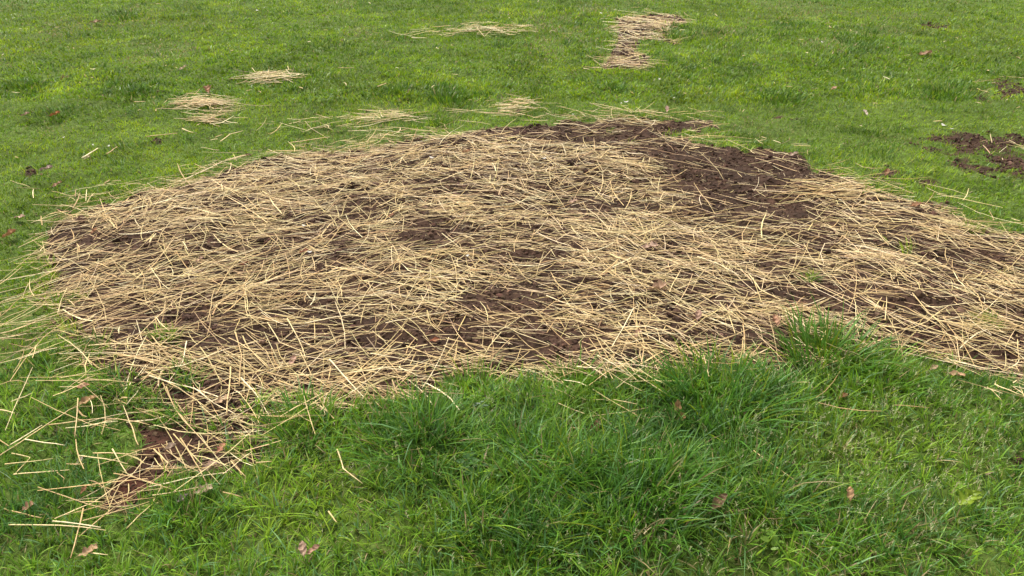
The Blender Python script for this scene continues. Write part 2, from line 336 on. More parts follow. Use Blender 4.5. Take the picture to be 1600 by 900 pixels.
# tall places (plan x, y, radii, weight), dark tufts, yellowish places
TALL = [(1000,760,230,110,1),(1150,620,110,45,.8),(1300,600,90,50,.6),(660,680,90,45,.95),(820,620,90,30,.6),(900,640,60,30,.6),(1330,540,60,40,.7),(780,800,120,80,.6),(560,660,90,40,.6),(1280,840,160,60,.45),
        (700,150,40,22,.6),(690,185,14,14,.6),(620,145,30,10,.55),(40,128,22,12,.6),(210,145,26,10,.6),(1270,80,90,26,.5),(1470,140,60,22,.5),(1050,150,40,10,.2),(860,40,80,30,.4),(1120,60,60,20,.35),(1150,130,60,30,.35),(1380,60,60,24,.4),
        (1010,75,20,12,.0),(300,800,50,25,.35),(1560,290,60,14,.4),(1230,150,40,14,.4),(400,60,50,8,.2),(590,60,60,10,.2),(1330,90,90,36,.45)]
DARK = [(1010,760,260,120,.75),(1150,630,120,50,.7),(660,680,100,50,.5),(40,128,24,11,1),(210,145,28,11,1),(195,175,30,9,.8),(90,178,34,9,.8),(75,205,14,6,.7),(195,27,20,7,1),(165,50,20,6,.7),(90,70,18,6,.6),(70,95,20,7,.6),
        (140,88,30,7,.5),(620,145,30,9,.9),(700,150,34,20,.8),(690,180,12,12,.8),(280,155,24,8,.9),(620,15,14,5,.9),(460,62,14,5,.8),(500,80,24,6,.6),(650,70,30,8,.6),(870,48,60,22,.5),(1470,140,50,20,.9),(1130,150,50,12,.3),(300,215,40,10,.5),
        (370,228,30,8,.5),(960,135,24,6,.7),(1150,120,40,22,.5),(1350,70,80,20,.5),(1220,155,36,12,.6),(20,155,20,8,.6),(0,205,30,8,.6),(300,800,60,30,.7),(1380,820,110,50,.6),(150,770,60,30,.25),(40,830,40,30,.3),(830,830,60,60,.7),(1230,40,40,8,.4),
        (1540,115,34,12,.6),(800,62,50,8,.5),(1080,55,24,9,.4),(1035,62,30,9,.3),(560,10,80,7,.4),(1000,15,90,7,.3),(30,4,90,7,.7),(1330,540,60,40,.4)]
YELL = [(520,790,160,80,.7),(1380,700,150,60,.65),(1460,780,110,50,.6),(560,165,60,14,.9),(1100,155,90,18,.7),(80,60,110,40,.5),(150,240,150,30,.35),(1380,165,60,14,.6),(300,40,120,20,.3),(860,110,60,20,.4),(1180,20,400,14,.35),(1050,12,60,8,.4),
        (200,320,120,20,.3),(560,155,80,16,.5),(1290,680,60,40,.4),(20,640,60,40,.3),(600,130,80,20,.4),(930,720,60,40,.25),(1500,60,120,30,.4),(1560,200,100,20,.3),(80,20,90,10,.3)]
def lawn(x, y, seg, wmul=1.0, hmul=1.0, cell=.035):
    rx_, ry_ = x+.02*(vnoise(x, y, 20, 401)-.5), y+.02*(vnoise(x, y, 20, 402)-.5)
    ci, cj = np.floor(rx_/cell).astype(int), np.floor(ry_/cell).astype(int)
    q1, q2, q3, q4 = _t[ci & 255, cj & 255], _t[(ci+91) & 255, (cj+37) & 255], _t[(ci+17) & 255, (cj+151) & 255], _t[(ci+201) & 255, (cj+77) & 255]
    ccx, ccy = (ci+.2+.6*q1)*cell, (cj+.2+.6*q2)*cell
    ox, oy = x-ccx, y-ccy; pull = (.25+.5*q4)*(1 if cell < .04 else 0)
    x, y = x-ox*pull, y-oy*pull; outa = np.arctan2(oy, ox)
    px, py = G2P(x, y); n = len(x)
    tall = blobs(px+(vnoise(x, y, 6, 3)-.5)*60*np.clip(py/500, .2, 1), py, TALL); dark = blobs(px, py, DARK); yel = blobs(px, py, YELL)
    nz = fbm(x, y, 3.2, 3, 130); n9 = vnoise(x, y, 14, 140); n5 = vnoise(x, y, 6, 150)
    nearb = sst(500, 640, py)
    L = (.026+.016*nearb+.066*np.clip(tall, 0, 1)*(.35+.65*nearb)+.018*(nz-.5)+.03*np.clip(n5-.6, 0, 1))*rng.uniform(.5, 1.25, n)*hmul*(.72+.56*q3 if cell < .04 else 1)
    L *= 1+.8*np.clip(n9-.62, 0, 1)*2; L += np.where(fields(x, y)[5] > .5, .018, 0)
    ps = np.clip(.12+.75*dark+1.3*(n5-.52)*(.5+.8*nz)+.6*(n9-.5)+.16*nearb, 0, .95)
    py_ = np.clip(.20+.7*yel+.8*(nz-.5), 0, .9)*(1-.75*dark)
    r1 = rng.random(n); r2 = rng.random(n)
    ps = ps*.75+.0; col = np.where((r1 < ps)[:, None], G_DARK, np.where((r2 < py_)[:, None], G_YEL, G_MID))
    mix = (dark*.5)[:, None]; col = col*(1-mix)+G_DARK*1.15*mix
    mixy = (yel*.4)[:, None]*(1-mix); col = col*(1-mixy)+G_YEL*mixy
    bl = rng.random(n) < .15; col[bl] = G_BLUE
    mo = fbm(x, y, 2.0, 3, 222)[:, None]-.5; mo2 = fbm(x, y, 6.5, 2, 232)[:, None]-.5
    nb = nearb[:, None]; far1 = 1-nb
    col = col*(1+(.4+.35*far1)*mo+(.35+.35*far1)*mo2)+np.clip(mo+mo2, 0, 1)*np.array([.11, .05, 0])*(.25+.75*far1)
    col = col*(1-nb*np.array([.10, -.04, -.1]))+nb*np.array([.006, .006, .014]); col = col*(.75+.5*_t[(ci+5) & 255, (cj+9) & 255][:, None] if cell < .04 else .85+.3*vnoise(x, y, 18, 77)[:, None])
    col = jitter(col, n, .25)
    dd = rng.random(n) < .04+.03*nearb+.30*sst(.56, .75, fbm(x, y, 1.7, 3, 601))*(1-.6*nearb)+.10*np.clip(yel, 0, 1)*nearb+.05*np.clip(fields(x, y)[4], 0, 1); col[dd] = jitter(G_DEAD, dd.sum(), .35); L[dd] *= .8
    la = fbm(x, y, 3.5, 2, 160)*10+rng.normal(0, 1.5, n)
    oc = rng.random(n) < (.6 if cell < .04 else 0); la = np.where(oc, outa+rng.normal(0, .6, n), la)
    lean = np.abs(rng.normal(.2, .3, n))+.12*n9; curve = np.abs(rng.normal(.28, .34, n))
    W = rng.uniform(.0018, .0048, n)*(1+.15*nearb+.7*tall*nearb)*wmul
    return blades(x, y, L, W, la, lean, curve, col, seg)
def gd(x, y, d0, pw):
    d = np.sqrt(x*x+y*y+CAM_H**2)
    g = fields(x, y)[3]
    return g*(.6+.4*sst(.3, .6, vnoise(x, y, 24, 170)))*(1-.35*sst(.58, .75, fbm(x, y, 1.7, 3, 601)))*np.clip((d0/d), 0, 1)**pw
parts = []
a = (2.75-.75)*2*(.74*2.75+1.0)
x, y = frustum_points(int(a*22000), .75, 2.75, lambda p, q: gd(p, q, 2.4, 1.2)); print('near blades', len(x)); parts.append(lawn(x, y, 3))
a = (5.5-2.75)*2*(.74*5.5+1.0)
x, y = frustum_points(int(a*19000), 2.75, 5.5, lambda p, q: gd(p, q, 3.1, 1.3)); print('mid blades', len(x)); parts.append(lawn(x, y, 2, 1.4, cell=.05))
a = (15-5.5)*2*(.74*15+1.0)
x, y = frustum_points(int(a*8000), 5.5, 15, lambda p, q: gd(p, q, 5.7, 1.5)); print('far blades', len(x)); parts.append(lawn(x, y, 2, 2.5, 1.1, cell=.09))
def merge(parts):
    off = 0; Vs = []; Q = []; T = []; Cs = []
    for V, F, C in parts:
        Vs.append(V); Cs.append(C)
        for f in F:
            (Q if f.shape[1] == 4 else T).append(f+off)
        off += len(V)
    return np.concatenate(Vs), [np.concatenate(q) for q in (Q, T) if len(q)], np.concatenate(Cs)
V, F, Cc = merge(parts)
put('lawn_grass', mesh_np('lawn_grass', V, F, Cc, True, M_grass), kind='stuff', label='green lawn grass round the strawed bed, short behind and long in front', cat='grass')

# flowering seed stems in the near lawn
def seedd(p, q):
    px, py = G2P(p, q)
    return fields(p, q)[3]*np.clip(blobs(px, py, [(1380,720,260,140,1),(1000,800,300,120,.45),(760,640,80,30,.6),(600,700,100,60,.3)]), 0, 1)
x, y = frustum_points(16000, .9, 2.75, seedd); n = len(x)
h = rng.uniform(.05, .1, n); la = rng.random(n)*6.28; ln = np.abs(rng.normal(.1, .2, n))
st = blades(x, y, h, np.full(n, .0012), la, ln, np.full(n, .05), jitter([.18, .22, .06], n, .2), 2)
px_, py_, pz_ = [], [], []
pp = []; hz = H(x, y)
for k in range(5):
    m = n; t = 1-.07*k
    hx = x+np.cos(la)*h*ln*t; hy = y+np.sin(la)*h*ln*t
    a2 = rng.random(m)*6.28; Ls = rng.uniform(.004, .009, m)
    pp.append(blades(hx, hy, Ls, np.full(m, .0026), a2, np.full(m, .8), np.full(m, .1), jitter([.42, .42, .22], m, .2), 2, z=hz+h*t*.96))
V, F, Cc = merge([st]+pp)
put('grass_seed_heads', mesh_np('grass_seed_heads', V, F, Cc, True, M_grass), kind='stuff', label='pale flowering seed heads standing among the near lawn grass', cat='grass seed heads')

# ---------------------------------------------------------------- grass tufts that stand out
def tuft(px, py, rad, n, hgt, wid, colr, label, spread=.5, group='grass tufts that stand out from the lawn and the soil', stiff=1.0):
    gx, gy = P2G(px, py); gz = float(H(np.array([gx]), np.array([gy]))[0])
    if py < 260: hgt *= .72; n = int(n*.9); colr = np.array(colr)*.6+G_MID*.32; rad *= 1.0
    else: colr = np.array(colr)*np.array([1.6, 1.5, .9]); wid *= 1.15
    r = rad*rng.random(n)**(.75 if py < 260 else .5); a = rng.random(n)*6.28
    x = gx+r*np.cos(a); y = gy+r*np.sin(a)
    la = a+rng.normal(0, .5, n); L = hgt*rng.uniform(.45, 1.1, n)
    lean = spread*(r/rad)*rng.uniform(.5, 1.2, n); cv = np.abs(rng.normal(.35, .25, n))/stiff
    col = jitter(colr, n, .3); y_ = rng.random(n) < .15; col[y_] = jitter(G_YEL*.8, y_.sum(), .2); dd = rng.random(n) < .04; col[dd] = jitter(G_DEAD, dd.sum(), .3)
    V, F, C = blades(x, y, L, wid*rng.uniform(.6, 1.2, n), la, lean, cv, col, 4)
    V = V-np.array([gx, gy, gz])
    return put('grass_tuft', mesh_np('grass_tuft', V, F, C, True, M_grass), (gx, gy, gz), label, 'grass tuft', group)
TU = [
 (1290,560,.14,300,.15,.006,(.05,.125,.022),'broad-bladed green tuft pushing out of soil at the right front straw edge',.7),
 (1365,590,.12,200,.11,.005,(.075,.17,.02),'lighter green tuft just right of the broad-bladed tuft by the straw edge',.7),
 (1265,440,.035,34,.06,.004,(.045,.11,.03),'small sparse tuft alone in the soil on the right of the straw bed',.8),
 (1541,508,.045,110,.05,.0022,(.14,.2,.025),'little yellow-green fine-leaved tuft in the straw at the far right',.8),
 (1520,362,.06,60,.06,.003,(.12,.18,.025),'thin yellow-green tuft at the top right rim of the straw bed',.6),
 (262,540,.045,50,.055,.0036,(.07,.16,.02),'small green tuft in a soil gap on the left of the straw bed',.8),
 (288,594,.06,60,.05,.0036,(.08,.17,.02),'low green tuft poking through straw below the small left tuft',.8),
 (655,700,.16,520,.13,.0034,(.055,.14,.028),'large dense blue-green tuft leaning right below the front edge of the straw',.75),
 (480,668,.11,190,.11,.0052,(.06,.14,.03),'broad-leaved tuft at the lower left corner of the straw bed',.8),
 (1120,635,.17,400,.14,.0056,(.045,.125,.02),'big dark tuft arching left and right under the front centre edge of straw',.8),
 (990,790,.17,420,.16,.0042,(.05,.135,.018),'tall upright green tuft in the middle of the near lawn',.45),
 (850,740,.12,260,.14,.004,(.065,.155,.02),'tall upright tuft left of the middle of the near lawn',.45),
 (1180,780,.13,230,.15,.004,(.055,.14,.035),'long pale-bladed tuft leaning outward right of the curled brown leaf',.6),
 (800,850,.14,420,.11,.0026,(.035,.105,.016),'fine-bladed very dark green tuft at the bottom centre',.4),
 (895,602,.08,130,.10,.0046,(.06,.15,.02),'small tuft growing up into the front edge of the straw, left of centre',.7),
 (1022,605,.06,60,.09,.004,(.04,.11,.025),'sparse tall tuft standing in the straw at the front centre edge',.5),
 (745,612,.09,160,.095,.0044,(.06,.14,.02),'leafy tuft right at the front rim where the straw meets the lawn',.7),
 (300,812,.09,180,.08,.003,(.045,.12,.02),'dark leaning tuft in the lower left lawn below the red soil',.8),
 (1345,840,.12,200,.09,.0034,(.035,.1,.018),'dark drooping tuft in the lower right lawn',.8),
 (38,138,.17,260,.09,.007,(.035,.095,.018),'round dark tuft on the far lawn near the left edge',.7),
 (212,150,.20,240,.085,.008,(.035,.1,.018),'wide dark tuft on the far lawn above left of the small straw heap',.7),
 (88,184,.18,220,.07,.008,(.04,.105,.018),'low dark tuft beside an orange leaf on the left far lawn',.7),
 (192,30,.24,200,.09,.010,(.035,.1,.02),'dark tuft near the top left of the far lawn',.7),
 (622,150,.20,260,.10,.007,(.035,.1,.018),'dark tuft on the far lawn left of the tall one behind the bed',.6),
 (700,160,.16,260,.14,.007,(.05,.135,.02),'tall bright tuft on the far lawn just behind the crest of the bed',.4),
 (690,192,.08,120,.10,.006,(.05,.13,.02),'narrow tuft in front of the tall tuft behind the bed crest',.5),
 (1480,150,.26,300,.12,.008,(.035,.1,.018),'large dark tuft on the far lawn at the right near bare soil',.6),
 (1050,60,.22,240,.09,.010,(.05,.13,.02),'green tuft biting into the right side of the distant straw strip',.6),
 (957,139,.12,120,.07,.008,(.035,.1,.018),'short dark tuft below the distant straw strip',.7),
 (1225,158,.20,200,.10,.008,(.045,.12,.018),'dark tuft behind the right part of the bed, in the longer lawn',.6),
]
for a in TU: tuft(*a)

# ---------------------------------------------------------------- straw heaps on the lawn
def heap(px, py, rx, ry, n, Lm, label, spray=.5):
    n = int(n*.42)
    gx, gy = P2G(px, py); x0, _ = P2G(px+rx, py); _, y1 = P2G(px, py-ry)
    sx = abs(x0-gx)*.62; sy = abs(y1-gy)*.62; gz = float(H(np.array([gx]), np.array([gy]))[0])
    x = gx+np.clip(rng.normal(0, sx, n), -2*sx, 2*sx); y = gy+np.clip(rng.normal(0, sy, n), -1.7*sy, 1.7*sy)
    d = math.hypot(gx, gy)
    L = Lm*rng.uniform(.35, 1.3, n); W = rng.uniform(.003, .005, n)*(1+.12*max(d-3, 0))
    e = np.exp(-((x-gx)/sx)**2*.4-((y-gy)/sy)**2*.4)
    V, F, C = straw_geo(x, y, rng.normal(.1, spray, n), L, W, .010+.035*e*rng.random(n), rng.normal(0, .10, n), rng.normal(0, .2, n), straw_cols(n)*.96, 4)
    put('straw_heap', mesh_np('straw_heap', V-np.array([gx, gy, gz]), F, C, False, M_straw), (gx, gy, gz), label, 'straw heap', 'small straw heaps left on the lawn')
heap(322,168,40,7,150,.22,'small flat heap of straw on the lawn behind the left of the bed')
heap(325,187,30,4,60,.18,'thin wisp of straw just in front of the small flat heap')
heap(425,124,34,6,90,.22,'small straw heap farthest left on the far lawn',.4)
heap(765,54,56,6,44,.26,'loose scatter of bent straw on the far lawn left of the distant straw strip',.8)
heap(812,172,24,11,80,.18,'little compact straw heap close behind the crest of the bed')
heap(610,186,50,6,50,.22,'long thin wisp of straw lying in grass behind the bed crest',.4)
heap(520,196,70,9,24,.22,'sparse straw trail in grass left of the long thin wisp',.4)
heap(1290,300,60,14,170,.22,'bright thick bundle of long straw laid at the right rim of the dark soil',.28)
heap(975,104,36,8,80,.24,'pale sprawling straw at the near end of the distant straw strip',.5)
heap(1005,52,40,14,110,.22,'straw covering the distant soil strip beyond the bed',.4)
heap(1000,33,44,6,70,.24,'thin straw along the far end of the distant soil strip',.4)

# ---------------------------------------------------------------- single straws
def one_straw(pts, label, group, wid=.0034, z=.03, colr=None, cat='straw stalk'):
    pts = np.array(pts, float); gx, gy = P2G(pts[:, 0], pts[:, 1], z)
    hh = H(gx, gy)
    P = np.stack([gx, gy, hh+z*np.ones(len(gx))], 1)
    # resample
    Q = [P[0]]
    for a, b in zip(P[:-1], P[1:]):
        for t in (.25, .5, .75, 1.0): Q.append(a+(b-a)*t+np.array([0, 0, (rng.random()-.5)*.003]))
    Q = np.array(Q); c0 = Q.mean(0); c0[2] = float(H(np.array([c0[0]]), np.array([c0[1]]))[0])
    Q = Q-c0; n = len(Q); T = np.gradient(Q, axis=0); T /= np.linalg.norm(T, axis=1)[:, None]
    S = np.stack([-T[:, 1], T[:, 0], 0*T[:, 0]], 1); S /= np.linalg.norm(S, axis=1)[:, None]+1e-9; U = np.cross(T, S)
    k = np.arange(6)/6*2*math.pi
    ln_ = np.linalg.norm(Q[-1]-Q[0]); u_ = np.linspace(0, 1, n)
    Q = Q+S*(ln_*(rng.normal(0, .018)*np.sin(math.pi*u_)+rng.normal(0, .006)*np.sin(2*math.pi*u_)))[:, None]; Q[:, 2] += ln_*rng.normal(0, .02)*(u_-.5)
    wr = wid*rng.uniform(.8, 1.2)*.5*np.linspace(1.15, .75, n)*(1+.1*rng.normal(0, 1, n))
    V = Q[:, None]+wr[:, None, None]*(np.cos(k)[None, :, None]*S[:, None]+.7*np.sin(k)[None, :, None]*U[:, None])
    F = np.array([[i*6+j, i*6+(j+1) % 6, (i+1)*6+(j+1) % 6, (i+1)*6+j] for i in range(n-1) for j in range(6)])
    caps = np.array([[5, 4, 3, 2, 1, 0], [(n-1)*6+j for j in range(6)]])
    col = STRAWC[rng.choice([0, 0, 1, 1, 3, 5, 2])] if colr is None else np.array(colr)
    C = np.repeat((col*(1+(rng.random((n, 1))-.5)*.35)), 6, 0)
    put('straw_stalk', mesh_np('straw_stalk', V.reshape(-1, 3), [F, caps], C, True, M_straw), tuple(c0), label, cat, group)
def z1(L, ox, oy): return [(ox+a/3, oy+b/3) for a, b in L]
GL = 'single straws lying on the lower left lawn and red soil'
ll = [([(50,680),(505,710)],'long level straw at the lower left, crossed by a shorter upright-looking one'),
 ([(395,595),(335,828)],'short pale straw pointing down the picture across the long level straw'),
 ([(180,490),(515,610)],'straw slanting down right above the crossing pair at the lower left'),
 ([(265,655),(440,570),(610,430),(685,335)],'long bent straw rising from the lower left grass onto the red soil'),
 ([(375,730),(560,590),(700,480),(810,375)],'longest curved straw sweeping up along the lower side of the red soil patch'),
 ([(255,665),(480,695)],'thin straw lying close along the long level straw'),
 ([(395,660),(700,550)],'straw slanting up right just below the red soil tip'),
 ([(370,342),(600,380)],'thick pale straw left of the red soil, nearly level'),
 ([(530,315),(600,425)],'short straw dropping steeply onto the red soil'),
 ([(60,338),(140,345),(75,440)],'sharply kinked straw like a number seven on the left lawn'),
 ([(30,393),(250,352)],'faint straw crossing behind the kinked straw'),
 ([(70,440),(330,420)],'level straw under the foot of the kinked straw'),
 ([(275,432),(310,462)],'tiny straw stub touching the level straw end'),
 ([(125,280),(305,295)],'short level straw on grass above the kinked straw'),
 ([(20,585),(205,648)],'dull brown straw half sunk in the lower left grass'),
 ([(0,365),(140,260),(330,140),(470,75)],'very long straw running from the left frame edge up to the straw bed'),
 ([(55,300),(200,200)],'straw lying parallel on top of the very long left edge straw'),
 ([(375,95),(355,265)],'upright-looking straw crossing the bundle at the left front fringe'),
 ([(535,425),(840,512)],'pale straw slanting down right across the red soil centre'),
 ([(505,470),(600,430)],'short straw at the left of the red soil centre'),
 ([(715,522),(995,468)],'bright straw resting on the grass at the right edge of the red soil'),
 ([(600,695),(715,575)],'faint straw in grass below the red soil tip, slanting steeply'),
 ([(605,475),(600,540)],'very short upright-looking straw in the middle of the red soil'),
 ([(825,120),(985,310)],'bold straw falling to the right above the red soil'),
 ([(845,250),(905,375),(965,460)],'straw bent along its length at the right side of the red soil'),
 ([(810,225),(1030,465)],'long steep straw crossing the bent one right of the red soil'),
 ([(720,300),(790,370),(770,400)],'hooked straw over the middle right of the red soil'),
 ([(225,210),(480,170),(700,185)],'long nearly level straw over the left front fringe'),
 ([(1080,350),(1150,430)],'thin straw slanting down at the right end of the lower left straw tail'),
 ([(430,810),(510,815)],'short faint straw on grass at the bottom left'),
 ([(1045,505),(1135,525)],'dull short straw in grass right of the straw tail'),
 ([(700,480),(1060,405)],'long straw lying along the lower rim of the straw tail'),
 ([(440,335),(720,320)],'level straw over the top of the red soil'),
 ([(680,390),(990,395)],'level straw across the right half of the red soil'),
 ([(610,180),(650,290)],'thin straw hanging down over grass above the red soil')]
for p, l in ll: one_straw(z1(p, 0, 600), l, GL, z=.034)
GF = 'single straws lying on or in the near lawn'
ff = [(z1([(380,305),(408,418),(500,470)],400,600),'kinked straw standing in the grass below the broad-leaved tuft'),
 (z1([(630,255),(690,230)],400,600),'tiny straw in the large dense tuft'),
 (z1([(480,90),(600,92)],400,600),'short level straw at the front rim left of the large tuft'),
 (z1([(510,140),(740,135)],400,600),'straight level straw just behind the large dense tuft'),
 (z1([(640,0),(665,60)],400,600),'short steep straw on the front rim above the large tuft'),
 (z1([(480,0),(600,125)],400,600),'straw slanting down right to the front rim above the large tuft'),
 (z1([(200,145),(258,172)],400,600),'short pale straw caught in the broad-leaved tuft'),
 (z1([(0,370),(75,370)],400,600),'thick short straw at the left of the near lawn'),
 (z1([(340,600),(380,660)],400,600),'thin dead stem in the yellowish near lawn'),
 (z1([(275,213),(540,217)],800,600),'straight level straw lying across a brown leaf'),
 (z1([(215,105),(370,140),(640,105)],800,600),'long sagging straw in grass behind the leaf-crossing straw'),
 ([(1177,706),(1248,747)],'straw slanting down right in the lawn right of centre'),
 (z1([(590,98),(760,110)],1200,600),'level straw in grass at the right near the straw rim'),
 (z1([(1060,0),(1200,60)],1200,600),'straw slanting off the straw rim at the right frame edge')]
for p, l in ff: one_straw(p, l, GF, z=.036)
GB = 'single straws lying on the far lawn'
bb = [(z1([(690,655),(830,620)],0,0),'pale straw on the far lawn left of the bed crest, slanting up right'),
 (z1([(505,742),(555,710)],0,0),'short straw on the left lawn below a white petal'),
 (z1([(390,755),(465,718)],0,0),'slanting straw left of the short straw on the left lawn'),
 (z1([(1030,650),(1070,615),(1140,610)],0,0),'bent straw on grass near the left of the bed crest'),
 (z1([(630,488),(685,488)],0,0),'tiny level straw left of the small straw heap'),
 (z1([(855,603),(905,617)],0,0),'short straw in front of the small straw heap wisp'),
 (z1([(495,870),(515,848)],0,0),'tiny straw standing near the upper left rim of the bed'),
 (z1([(570,403),(610,388)],400,0),'tiny straw on the far lawn left of the tall tuft'),
 (z1([(385,330),(460,322)],400,0),'pale short straw on the far lawn right of the farthest left heap'),
 (z1([(160,660),(345,632)],400,0),'long straw on grass close behind the bed crest'),
 (z1([(1040,145),(1070,180),(1100,150)],400,0),'kinked straw sticking up from the loose far scatter'),
 (z1([(730,178),(800,182)],400,0),'level straw at the left end of the loose far scatter')]
for p, l in bb: one_straw(p, l, GB, z=.045, wid=.007)
# the showiest stalks on top of the mulch, each its own object, told apart by tilt, length and the landmark beside it
MARKS = [(1028,458,'the large tan oak leaf'),(1015,388,'the pinkish oak leaf'),(1295,560,'the broad-bladed tuft'),(1265,440,'the lone sparse tuft'),(1541,508,'the little yellow-green tuft'),
 (262,540,'the small left tuft'),(288,594,'the low left tuft'),(480,668,'the lower left corner tuft'),(850,592,'the front centre lawn edge'),(760,600,'the leafy front rim tuft'),(1022,600,'the sparse tall front tuft'),
 (800,480,'the central soil gap'),(855,540,'the front soil gap'),(1440,480,'the right-hand soil hollow'),(430,436,'the left-centre soil gap'),(580,510,'the soil gap left of centre'),(680,540,'the rusty red flake'),
 (458,568,'the brownish pink leaf'),(349,626,'the lower left oak leaf'),(133,618,'the flat brown fringe leaf'),(1211,508,'the narrow hanging leaf'),(1090,500,'the narrow tan leaf'),(995,530,'the small tan leaf'),
 (476,398,'the dark red leaf'),(380,413,'the rusty leaf'),(300,545,'the left front soil gap'),(1130,525,'the soil gap left of the tufts'),(1530,400,'the upper right soil gap'),(640,610,'the front left lawn edge'),(180,480,'the left rim'),
 (1570,560,'the lower right rim'),(700,440,'the thick straw at bed centre'),(1380,530,'the thick straw at the right'),(220,450,'the thick straw at the left'),(940,480,'the soil speckled centre right'),(560,580,'the straw above the front left edge')]
made = 0; used = set()
cx = rng.uniform(0, 1600, 9000); cy = rng.uniform(395, 650, 9000)
gx, gy = P2G(cx, cy); fl = fields(gx, gy)
fa = flow(gx, gy)+rng.normal(0, .6, 9000)
for i in range(9000):
    if made >= 235: break
    if fl[4][i] < .42 or rng.random() > (cy[i]-330)/300: continue
    a = fa[i]; Ls = rng.uniform(.15, .34); zz = .022+.010*rng.random()
    e = [(gx[i]-math.cos(a)*Ls/2, gy[i]-math.sin(a)*Ls/2), (gx[i], gy[i]), (gx[i]+math.cos(a)*Ls/2, gy[i]+math.sin(a)*Ls/2)]
    kk = rng.normal(0, .012); e[1] = (e[1][0]-math.sin(a)*kk, e[1][1]+math.cos(a)*kk)
    if fields(np.array([e[0][0], e[2][0]]), np.array([e[0][1], e[2][1]]))[4].min() < .08: continue
    P = [G2P(p[0], p[1], zz) for p in e]
    dx, dy = P[2][0]-P[0][0], P[0][1]-P[2][1]
    th = math.degrees(math.atan2(dy, dx)); th = (th+90) % 180-90
    tilt = 'nearly level' if abs(th) < 9 else 'steep' if abs(th) > 48 else 'rising to the right' if th > 0 else 'falling to the right'
    ln = 'long' if math.hypot(dx, dy) > 115 else 'short' if math.hypot(dx, dy) < 70 else 'medium'
    m = min(MARKS, key=lambda q: math.hypot(q[0]-cx[i], (q[1]-cy[i])*1.5))
    rx, ry = cx[i]-m[0], (cy[i]-m[1])*1.5
    if m[2].startswith('the thick') or m[2].startswith('the straw') or m[2].startswith('the soil speckled'): rel = 'left in' if rx < 0 else 'right in'
    elif math.hypot(rx, ry) < 14: rel = 'right on'
    elif abs(rx) > abs(ry): rel = 'left of' if rx < 0 else 'right of'
    else: rel = 'above' if ry < 0 else 'just below'
    lab = '%s pale straw, %s, %s %s' % (ln, tilt, rel, m[2])
    if lab in used: continue
    used.add(lab)
    one_straw(P, lab, 'top straws lying on the near mulch', wid=rng.uniform(.0028, .0042), z=zz); made += 1
print('top straws', made)

# ---------------------------------------------------------------- leaves
def leaf(px, py, size, ang, colr, label, kind='oak', curl=.3, tilt=.0, z=.03, mat=None, cat='dead leaf', group='dead leaves lying about', name='dead_leaf', roll=0.0):
    size = size*.6; z = z*.6
    gx, gy = P2G(px, py, z); gz = float(H(np.array([gx]), np.array([gy]))[0])
    nt_, ns = 33, 9
    t = np.linspace(0, 1, nt_); s = np.linspace(-1, 1, ns)
    if kind == 'oak': wv = .34*np.sin(math.pi*np.clip(t*.97+.02, 0, 1))**.5*(.5+.5*np.abs(np.cos(t*3.1*math.pi)))**1.2*(.7+.5*t)
    elif kind == 'oval': wv = .24*np.sin(math.pi*np.clip(t*.96+.02, 0, 1))**.8
    else: wv = .5*np.sin(math.pi*np.clip(t*.9+.05, 0, 1))**.4*(.45+.55*np.abs(np.cos(t*2.5*math.pi)))
    wv = np.maximum(wv, .012)
    Tt, Ss = np.meshgrid(t, s, indexing='ij')
    ph = rng.random()*6
    Xl = (Tt-.5)*size+.10*size*np.abs(Ss)*wv[:, None]*2; Yl = Ss*wv[:, None]*size*(1+.1*np.sin(Tt*17+ph+Ss))
    Zl = curl*size*(Ss**2*wv[:, None]*1.6+.5*(Tt-.5)**2)+.06*size*np.sin(Tt*9+ph)*Ss+.03*size*np.cos(Tt*17+ph+Ss*2)+.02*size*np.sin(Tt*31+Ss*5)
    if roll:                                               # rolled up lengthwise
        th = Ss*roll; Rr = wv[:, None]*size/roll; Yl = Rr*np.sin(th); Zl = Zl*.3+Rr*(1-np.cos(th))
    V = np.stack([Xl.ravel(), Yl.ravel(), Zl.ravel()], 1)
    F = np.array([[i*ns+j, i*ns+j+1, (i+1)*ns+j+1, (i+1)*ns+j] for i in range(nt_-1) for j in range(ns-1)])
    ca, sa = math.cos(tilt), math.sin(tilt)
    C = np.array(colr)*.75*np.where(np.abs(Ss.ravel()) < .1, 1.3, 1.0)[:, None]*(1+(fbm(V[:, 0]*40+px, V[:, 1]*40, 1.5, 2, 5)[:, None]-.5)*.7)
    Rt = np.array([[ca, 0, -sa], [0, 1, 0], [sa, 0, ca]]); V = V@Rt.T
    Rz = np.array([[math.cos(ang), -math.sin(ang), 0], [math.sin(ang), math.cos(ang), 0], [0, 0, 1]])
    V = V@Rz.T
    lift = max(.0, -V[:, 2].min())
    m = mat or M_leaf
    o = put(name, mesh_np(name, V, F, np.clip(C, 0, 1), True, m), (gx, gy, gz+z+lift*.7), label, cat, group)
    # stalk
    p0 = V[ns//2]; dr = p0-V[ns*3+ns//2]; dr /= np.linalg.norm(dr)+1e-9
    Q = np.array([p0-dr*.01*size, p0+dr*size*.12, p0+dr*size*.24+np.array([0, 0, .02*size])])
    k = np.arange(5)/5*2*math.pi; S = np.cross(dr, [0, 0, 1.0]); S /= np.linalg.norm(S)+1e-9; U = np.cross(dr, S)
    rr = .012*size
    V2 = (Q[:, None]+rr*(np.cos(k)[None, :, None]*S+np.sin(k)[None, :, None]*U)).reshape(-1, 3)
    F2 = np.array([[i*5+j, i*5+(j+1) % 5, (i+1)*5+(j+1) % 5, (i+1)*5+j] for i in range(2) for j in range(5)])
    put('stalk', mesh_np('stalk', V2, F2, np.tile(np.array(colr)*.7, (15, 1)), True, m), (0, 0, 0), parent=o)
    return o
